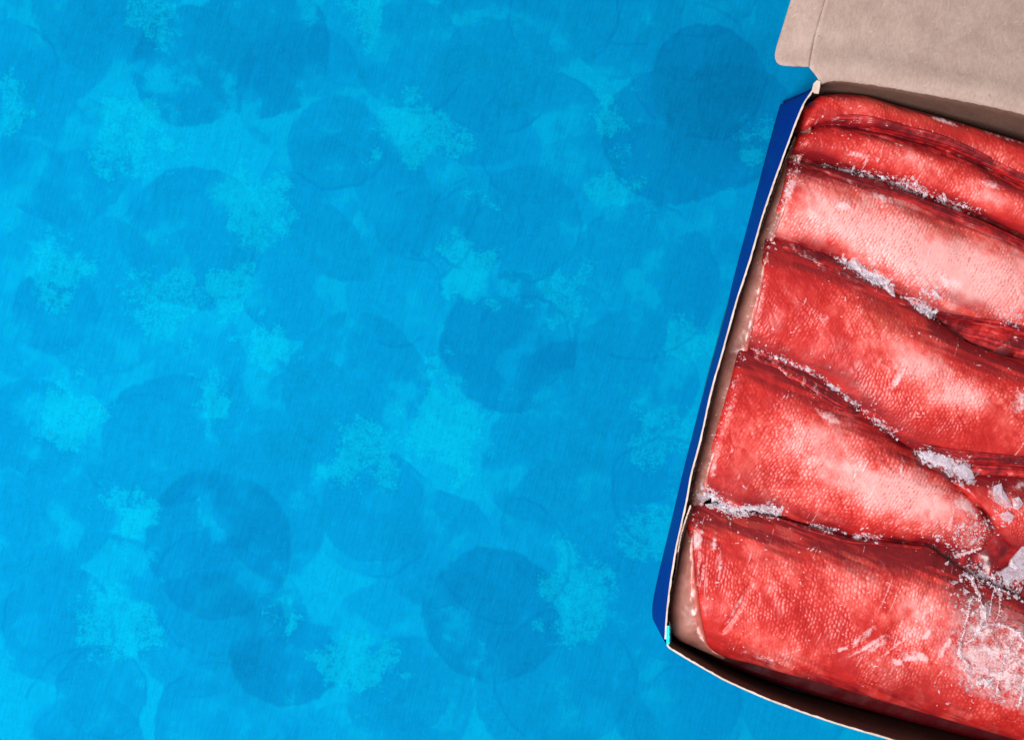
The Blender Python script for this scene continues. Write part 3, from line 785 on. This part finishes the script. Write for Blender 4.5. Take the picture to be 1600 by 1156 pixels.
# ------------------------------------------------------------------ fins
def make_fin(parent, U, L, rays, lift=0.0008, seed=0, amp=0.0004, nu=190, nv=60, name="dorsal_fin", ragged=0.35):
    a = spline(U, nu); b = spline(L, nu)
    t = np.linspace(0, 1, nv); u = np.linspace(0, 1, nu)
    edge = 1 - ragged * (fbm(u * 9, u * 0, seed + 2, 3))
    tt = t[None, :] * edge[:, None]
    px = a[:, None, 0] * (1 - tt) + b[:, None, 0] * tt; py = a[:, None, 1] * (1 - tt) + b[:, None, 1] * tt
    zz = np.zeros((nu, nv))
    for i in range(0, nu, 3):
        for j in range(0, nv, 3):
            zz[i, j] = surf(px[i, j], py[i, j])[0]
    I = np.arange(0, nu, 3); J = np.arange(0, nv, 3)
    zs = np.maximum(zz[np.ix_(I, J)], 0.047)
    tmp = np.stack([np.interp(np.arange(nu), I, zs[:, k]) for k in range(len(J))], 1)
    zz = np.stack([np.interp(np.arange(nv), J, tmp[k]) for k in range(nu)], 0)
    # keep it smooth: fins bridge the seam
    for _ in range(6):
        zz[1:-1] = (zz[:-2] + 2 * zz[1:-1] + zz[2:]) / 4
        zz[:, 1:-1] = (zz[:, :-2] + 2 * zz[:, 1:-1] + zz[:, 2:]) / 4
    warp = (fbm(u[:, None] * 5 + 0 * tt, tt * 2, seed, 2) - .5) * 1.2
    rays = rays * 2.2
    ph = tt * rays + u[:, None] * 3.0 + warp * 1.6
    ridge = np.abs(np.sin(ph * math.pi))
    fade = (sstep(0, .12, t) * sstep(0, .45, 1 - t))[None, :] * sstep(0, .08, np.minimum(u, 1 - u))[:, None]
    z = zz + lift * fade * 1.6 - 0.0007 * (1 - fade) + amp * (ridge - .3) * fade + (fbm(px / 16., py / 16., seed + 4, 3) - .5) * 0.002 * fade
    rr = _hash(np.floor(ph), np.zeros_like(ph), seed + 8)
    tone = 0.08 + 0.16 * ridge + 0.26 * (rr - .5) + 0.8 * (fbm(u[:, None] * 8 + 0 * tt, ph * 1.3, seed + 9, 3) - .5) + 0.9 * (fbm(px / 30., py / 20., seed + 12, 3) - .5) + 0.16 * sstep(.5, 1, t)[None, :]
    XY = PA(px, py, np.full(px.shape, ZR))[:, :, :2]
    top = np.concatenate([XY, z[:, :, None]], -1); lo = top.copy(); lo[:, :, 2] -= 0.0012
    V = np.concatenate([top.reshape(-1, 3), lo.reshape(-1, 3)])
    n = nu * nv
    per = [i * nv for i in range(nu)] + [(nu - 1) * nv + j for j in range(1, nv)] + [i * nv + nv - 1 for i in range(nu - 2, -1, -1)] + [j for j in range(nv - 2, 0, -1)]
    pe = np.array([(per[i], per[(i + 1) % len(per)], per[(i + 1) % len(per)] + n, per[i] + n) for i in range(len(per))])
    F = np.concatenate([grid_faces(nu, nv)[:, ::-1], grid_faces(nu, nv, n), pe])
    lk = np.clip(tone, 0, 1).reshape(-1, 1); lk = np.concatenate([lk, lk])
    o = mesh_np(name, V, F, [M_FIN], attrs={"look": np.concatenate([lk] * 3, 1)})
    o.parent = parent
    return o


fins = [
    (fish_second, [(1258, 247), (1300, 256), (1350, 269), (1410, 287), (1480, 316), (1540, 339), (1600, 367), (1720, 423)], [(1262, 266), (1296, 288), (1350, 312), (1420, 332), (1480, 354), (1540, 380), (1600, 406), (1720, 454)], 8),
    (fish_pale, [(1212, 372), (1278, 391), (1321, 411), (1367, 437), (1430, 475)], [(1216, 396), (1262, 420), (1325, 452), (1370, 470), (1424, 486)], 7),
    (fish_pale, [(1436, 474), (1478, 488), (1554, 498), (1600, 508), (1720, 540)], [(1444, 490), (1485, 518), (1530, 543), (1600, 566), (1720, 596)], 9),
    (fish_mid, [(1172, 541), (1232, 565), (1281, 587), (1315, 609), (1352, 642)], [(1170, 566), (1222, 592), (1255, 620), (1300, 648), (1345, 656)], 7),
    (fish_mid, [(1430, 690), (1500, 700), (1560, 706), (1620, 712), (1720, 730)], [(1450, 722), (1500, 748), (1560, 758), (1620, 762), (1720, 774)], 8),
    (fish_big, [(1160, 797), (1214, 802), (1247, 814), (1292, 826), (1333, 838), (1379, 842), (1450, 852)], [(1164, 806), (1214, 815), (1250, 830), (1292, 843), (1333, 854), (1379, 858), (1450, 862)], 5),
    (fish_back, [(1270, 188), (1330, 180), (1400, 194), (1460, 210), (1510, 230), (1560, 256), (1600, 276), (1720, 330)], [(1270, 214), (1330, 224), (1400, 240), (1460, 258), (1510, 276), (1560, 296), (1600, 316), (1720, 364)], 8),
]
for k, (pf, U, L, r) in enumerate(fins):
    make_fin(pf, U, L, r, seed=100 + 7 * k, lift=0.0003 if k == 6 else 0.0008)
bpy.context.view_layer.update(); dg = bpy.context.evaluated_depsgraph_get()


# ------------------------------------------------------------------ frost, ice flakes, glaze
def crystals(pts_list):
    """Angular grains: squashed, jittered octahedra lying on whatever is below."""
    V, F = [], []
    for (px, py, sz, el, rot) in pts_list:
        z, n = surf(px, py)
        if z < 0.02: continue
        c = Vector(P(px, py, ZR)); c.z = z + sz * 0.10
        b0 = len(V)
        cs, sn = math.cos(rot), math.sin(rot)
        tilt = Vector((random.uniform(-.6, .6), random.uniform(-.6, .6)))
        for (x, y, w) in ((1, 0, 0), (0, 1, 0), (-1, 0, 0), (0, -1, 0), (0, 0, .75), (0, 0, -.75)):
            x = (x + random.uniform(-.35, .35)) * sz * el; y = (y + random.uniform(-.35, .35)) * sz
            w = w * sz * random.uniform(.6, 1.2)
            X, Y = x * cs - y * sn, x * sn + y * cs
            V.append((c.x + X, c.y + Y, c.z + w + tilt.x * X + tilt.y * Y))
        for f in ((0, 1, 4), (1, 2, 4), (2, 3, 4), (3, 0, 4), (1, 0, 5), (2, 1, 5), (3, 2, 5), (0, 3, 5)): F.append(tuple(b0 + q for q in f))
    return V, F


def frost(label, path, count, spread, size, seed, clumps=None):
    random.seed(seed)
    c_ = spline(path, 200)
    pts = []
    cl = clumps or [(0.5, 0.5, 1.0)]
    for _ in range(int(count * 1.0)):
        f, w, sp = random.choice(cl)
        s = min(0.999, max(0, random.gauss(f, w * 0.5)))
        p = c_[int(s * 199)]
        pts.append((p[0] + random.gauss(0, spread * sp * 1.3), p[1] + random.gauss(0, spread * sp), size * 0.72 * random.lognormvariate(-.35, .75), random.uniform(1, 1.9), random.uniform(0, 6.28)))
    V, F = crystals(pts)
    o = mesh_np("frost", V, F, [M_FROST], smooth=False)
    tag(o, label, "frost", kind="stuff")


frost("frost crumbs along the seam below the second fish from the back", [(1280, 256), (1350, 270), (1420, 290), (1480, 315), (1530, 332)], 900, 3.5, 0.0006, 1, [(.25, .2, .8), (.5, .12, 1.2), (.6, .1, 1.3), (.85, .15, .8)])
frost("thick frost in the seam below the pale pink fish", [(1278, 391), (1321, 411), (1367, 436), (1435, 476), (1470, 500)], 1300, 3.2, 0.0007, 2, [(.3, .16, 1.), (.42, .1, 1.3), (.45, .08, 1.4), (.85, .1, 1.)])
frost("frost patch on the right end of the pale pink fish's belly", [(1430, 440), (1460, 465), (1530, 485), (1590, 500)], 500, 6, 0.0005, 3, [(.15, .15, 1), (.9, .12, 1.3)])
frost("fine frost in the slanting seam under the middle fish", [(1180, 545), (1232, 566), (1281, 588), (1349, 641), (1412, 690)], 650, 3.0, 0.0005, 4, [(.2, .2, .8), (.5, .3, .8), (.85, .1, 1.)])
frost("big frost clump where the middle and tapering fish part at right", [(1436, 706), (1462, 718), (1495, 728), (1515, 748), (1535, 770)], 1000, 5, 0.0008, 5, [(.15, .1, 1.), (.35, .15, 1.2), (.6, .1, 1.5), (.7, .1, 1.2)])
frost("white fluffy frost at the left end of the lowest seam", [(1098, 775), (1115, 780), (1130, 792), (1150, 800), (1172, 796), (1205, 797), (1225, 802)], 1500, 4.2, 0.0007, 6, [(.08, .1, 1.5), (.25, .1, 1.2), (.45, .12, 1.1), (.58, .08, .8), (.85, .1, 1.4)])
frost("dark-set ice grains further right in the lowest seam", [(1250, 817), (1300, 829), (1345, 838), (1390, 844)], 260, 3, 0.0006, 7, [(.3, .2, .8), (.8, .15, 1.2)])
frost("loose ice grains strewn over the tail by the clear ice", [(1490, 850), (1520, 830), (1550, 810), (1570, 830)], 450, 15, 0.0006, 8, [(.3, .5, 1)])
frost("ice grains in the dark hollow beside the clear ice", [(1510, 895), (1540, 900), (1570, 915), (1600, 925)], 500, 8, 0.0008, 9, [(.3, .4, 1), (.8, .3, 1.2)])
frost("frost crust over the lower right corner of the clear ice", [(1500, 925), (1530, 1000), (1520, 1050), (1590, 1060)], 700, 20, 0.0006, 10, [(.1, .3, .6), (.6, .4, 1.1), (.75, .3, 1)])
frost("rime along the ice rind beside the blue wall", [(1258, 215), (1228, 295), (1205, 365), (1178, 470), (1160, 545), (1130, 640), (1108, 700), (1090, 760), (1085, 850), (1092, 935)], 700, 3.4, 0.0004, 11, [(.1, .1, 1), (.2, .1, 1), (.4, .2, .9), (.6, .2, .8), (.85, .2, 1.3)])
frost("sparse frost dust over the fish skins", [(1300, 230), (1420, 330), (1350, 460), (1400, 620), (1250, 650), (1350, 760), (1250, 920), (1400, 960)], 170, 60, 0.00034, 12, [(.1, .3, 1), (.4, .4, 1), (.7, .4, 1), (.9, .3, 1)])


def shard(label, pts, thick=0.0016, lift=0.0008, seed=0):
    random.seed(seed)
    zs = [surf(x, y)[0] for x, y in pts]
    zb = max(zs) if max(zs) - min(zs) < 0.006 else sum(zs) / len(zs) + 0.002
    c = np.mean(np.array(pts), 0)
    V = []; n = len(pts)
    for (x, y) in pts: V.append((*P(x, y, ZR)[:2], zb + lift + thick * random.uniform(.3, 1.)))
    for (x, y) in pts: V.append((*P(x + (c[0] - x) * .1, y + (c[1] - y) * .1, ZR)[:2], zb + lift - thick * random.uniform(.5, 1.2)))
    V.append((*P(*c, ZR)[:2], zb + lift + thick * 1.25)); V.append((*P(*c, ZR)[:2], zb + lift - thick))
    F = [(i, (i + 1) % n, 2 * n) for i in range(n)] + [((i + 1) % n + n, i + n, 2 * n + 1) for i in range(n)] + [(i + n, (i + 1) % n + n, (i + 1) % n, i) for i in range(n)]
    o = mesh_np("ice_flake", V, F, [M_SHARD], smooth=False)
    tag(o, label, "ice flake", "loose ice flakes on the fish")


shard("five-sided flat ice flake on the dark red fish at right", [(1558, 803), (1572, 797), (1583, 805), (1578, 815), (1565, 812)], seed=1)
shard("chunky ice flake above the five-sided one", [(1551, 758), (1562, 754), (1566, 765), (1574, 778), (1580, 792), (1568, 793), (1552, 783), (1549, 770)], seed=2)
shard("small ice flake right of the chunky one", [(1580, 778), (1590, 775), (1597, 786), (1588, 796), (1581, 793)], seed=3)
shard("largest ice flake at the right edge over the dark hollow", [(1600, 856), (1612, 850), (1622, 890), (1606, 905), (1596, 912), (1590, 906), (1578, 914), (1570, 905), (1568, 893), (1580, 886), (1584, 875)], thick=0.0022, seed=4)
shard("ragged grey ice flake lodged in the seam below the middle fish", [(1440, 706), (1452, 704), (1470, 712), (1490, 716), (1493, 724), (1478, 730), (1458, 725), (1446, 718)], seed=5)
shard("grey crumpled ice flake at the tip of the middle seam", [(1497, 728), (1508, 725), (1520, 735), (1526, 748), (1514, 750), (1502, 742)], seed=6)

# clear ice over the lower right of the broad fish
pl = [(1478, 862), (1498, 898), (1520, 912), (1560, 930), (1610, 954), (1690, 988)]
pr_ = [(1410, 960), (1420, 1000), (1460, 1050), (1500, 1085), (1560, 1110), (1650, 1140)]
nu, nv = 110, 90
a = spline(pl, nu); b = spline(pr_, nu); t = np.linspace(0, 1, nv)
px = a[:, None, 0] * (1 - t) + b[:, None, 0] * t; py = a[:, None, 1] * (1 - t) + b[:, None, 1] * t
zz = np.array([[surf(px[i, j], py[i, j])[0] for j in range(0, nv, 3)] for i in range(0, nu, 3)])
I = np.arange(0, nu, 3); J = np.arange(0, nv, 3)
tmp = np.stack([np.interp(np.arange(nu), I, zz[:, k]) for k in range(len(J))], 1)
zz = np.stack([np.interp(np.arange(nv), J, tmp[k]) for k in range(nu)], 0)
u = np.linspace(0, 1, nu)
fade = np.clip(np.minimum(t, 1 - t) * 7, 0, 1)[None, :] * np.clip(np.minimum(u, 1 - u) * 9, 0, 1)[:, None]
z = zz + 0.0022 * fade - 0.0016 * (1 - fade) + (fbm(px / 20., py / 20., 201, 3) - .5) * 0.003 * fade + (fbm(px / 6., py / 6., 202, 2) - .5) * 0.0008
top = np.concatenate([PA(px, py, np.full(px.shape, ZR))[:, :, :2], z[:, :, None]], -1)
lo = top.copy(); lo[:, :, 2] = np.minimum(top[:, :, 2] - 0.0008, zz - 0.0008)
n = nu * nv
V = np.concatenate([top.reshape(-1, 3), lo.reshape(-1, 3)])
per = [i * nv for i in range(nu)] + [(nu - 1) * nv + j for j in range(1, nv)] + [i * nv + nv - 1 for i in range(nu - 2, -1, -1)] + [j for j in range(nv - 2, 0, -1)]
pe = np.array([(per[i], per[(i + 1) % len(per)], per[(i + 1) % len(per)] + n, per[i] + n) for i in range(len(per))])
F = np.concatenate([grid_faces(nu, nv)[:, ::-1], grid_faces(nu, nv, n), pe])
lk = np.clip(np.minimum(t, 1 - t) * 3, 0, 1)[None, :] * np.clip(np.minimum(u + .0, 1.1 - u) * 3, 0, 1)[:, None] * (0.25 + .75 * sstep(1440, 1540, px) * sstep(880, 990, py))
lk = np.tile(lk.reshape(-1, 1), (2, 3))
sheet = mesh_np("clear_ice", V, F, [M_SHEET], attrs={"look": lk})
bm = bmesh.new(); bm.from_mesh(sheet.data); bmesh.ops.recalc_face_normals(bm, faces=bm.faces); bm.to_mesh(sheet.data); bm.free()
tag(sheet, "clear ice sheet with white looping ridges over the lower right fish", "ice")
bpy.context.view_layer.update(); dg = bpy.context.evaluated_depsgraph_get()


def ridge(path, w, seed, parent, closed=False, name="ice_ridge"):
    """An uneven white ridge of trapped frost standing on the ice."""
    random.seed(seed)
    n = 70
    c_ = spline(path, n)
    ns = 8
    V = []
    pts = [Vector((*P(x, y, ZR)[:2], surf(x, y)[0])) for x, y in c_]
    for i in range(n):
        d = (pts[min(i + 1, n - 1)] - pts[max(i - 1, 0)]); d.z = 0; d.normalize()
        sd = Vector((-d.y, d.x, 0))
        r = w * (0.45 + 1.1 * float(fbm(np.array([i / 5.0]), np.array([0.0]), seed, 3)[0])) * min(1, .3 + min(i, n - 1 - i) / 5)
        off = sd * (float(fbm(np.array([i / 3.0]), np.array([5.0]), seed + 3, 2)[0]) - .5) * w * 0.8
        for k in range(ns):
            an = 2 * math.pi * k / ns
            V.append(tuple(pts[i] + off + sd * math.cos(an) * r * random.uniform(.55, 1.45) + Vector((0, 0, math.sin(an) * r * .35 * random.uniform(.5, 1.4)))))
    F = [(i * ns + k, i * ns + (k + 1) % ns, (i + 1) * ns + (k + 1) % ns, (i + 1) * ns + k) for i in range(n - 1) for k in range(ns)]
    F += [tuple(range(ns - 1, -1, -1)), tuple((n - 1) * ns + k for k in range(ns))]
    o = mesh_np(name, V, F, [M_CRUST])
    o.parent = parent
    return o


RP = []
for k, (pth, w) in enumerate([
    ([(1487, 1002), (1497, 974), (1506, 938), (1515, 930), (1525, 936), (1524, 951)], .0006),
    ([(1532, 968), (1542, 942), (1551, 925), (1562, 920), (1561, 929), (1553, 955), (1544, 968)], .0006),
    ([(1495, 1000), (1512, 990), (1529, 972), (1551, 970), (1574, 979), (1594, 1000)], .0008),
    ([(1577, 985), (1561, 1015), (1551, 1049), (1546, 1075)], .0005),
    ([(1600, 1005), (1592, 1030), (1586, 1066), (1580, 1100)], .0010),
    ([(1518, 900), (1521, 915), (1527, 930)], .0012),
    ([(1524, 942), (1532, 950), (1522, 972), (1516, 985)], .0016),
    ([(1490, 1000), (1488, 1012), (1494, 1022), (1502, 1032), (1496, 1040)], .0010),
    ([(1515, 1060), (1528, 1056), (1538, 1064)], .0020),
    ([(1500, 872), (1516, 866), (1535, 858)], .0006)]):
    ridge(pth, w * 0.55, 300 + k, sheet)
    RP += [(x + random.gauss(0, 1.0), y + random.gauss(0, 1.0), 0.00055 * random.lognormvariate(-.3, .5) * (1 + 300 * w), random.uniform(1, 2), random.uniform(0, 6.3)) for x, y in spline(pth, int(30 + w * 60000)) if random.random() < .8]
V, F = crystals(RP)
o = mesh_np("ridge_frost", V, F, [M_CRUST], smooth=False)
o.parent = sheet
o["kind"] = "stuff"
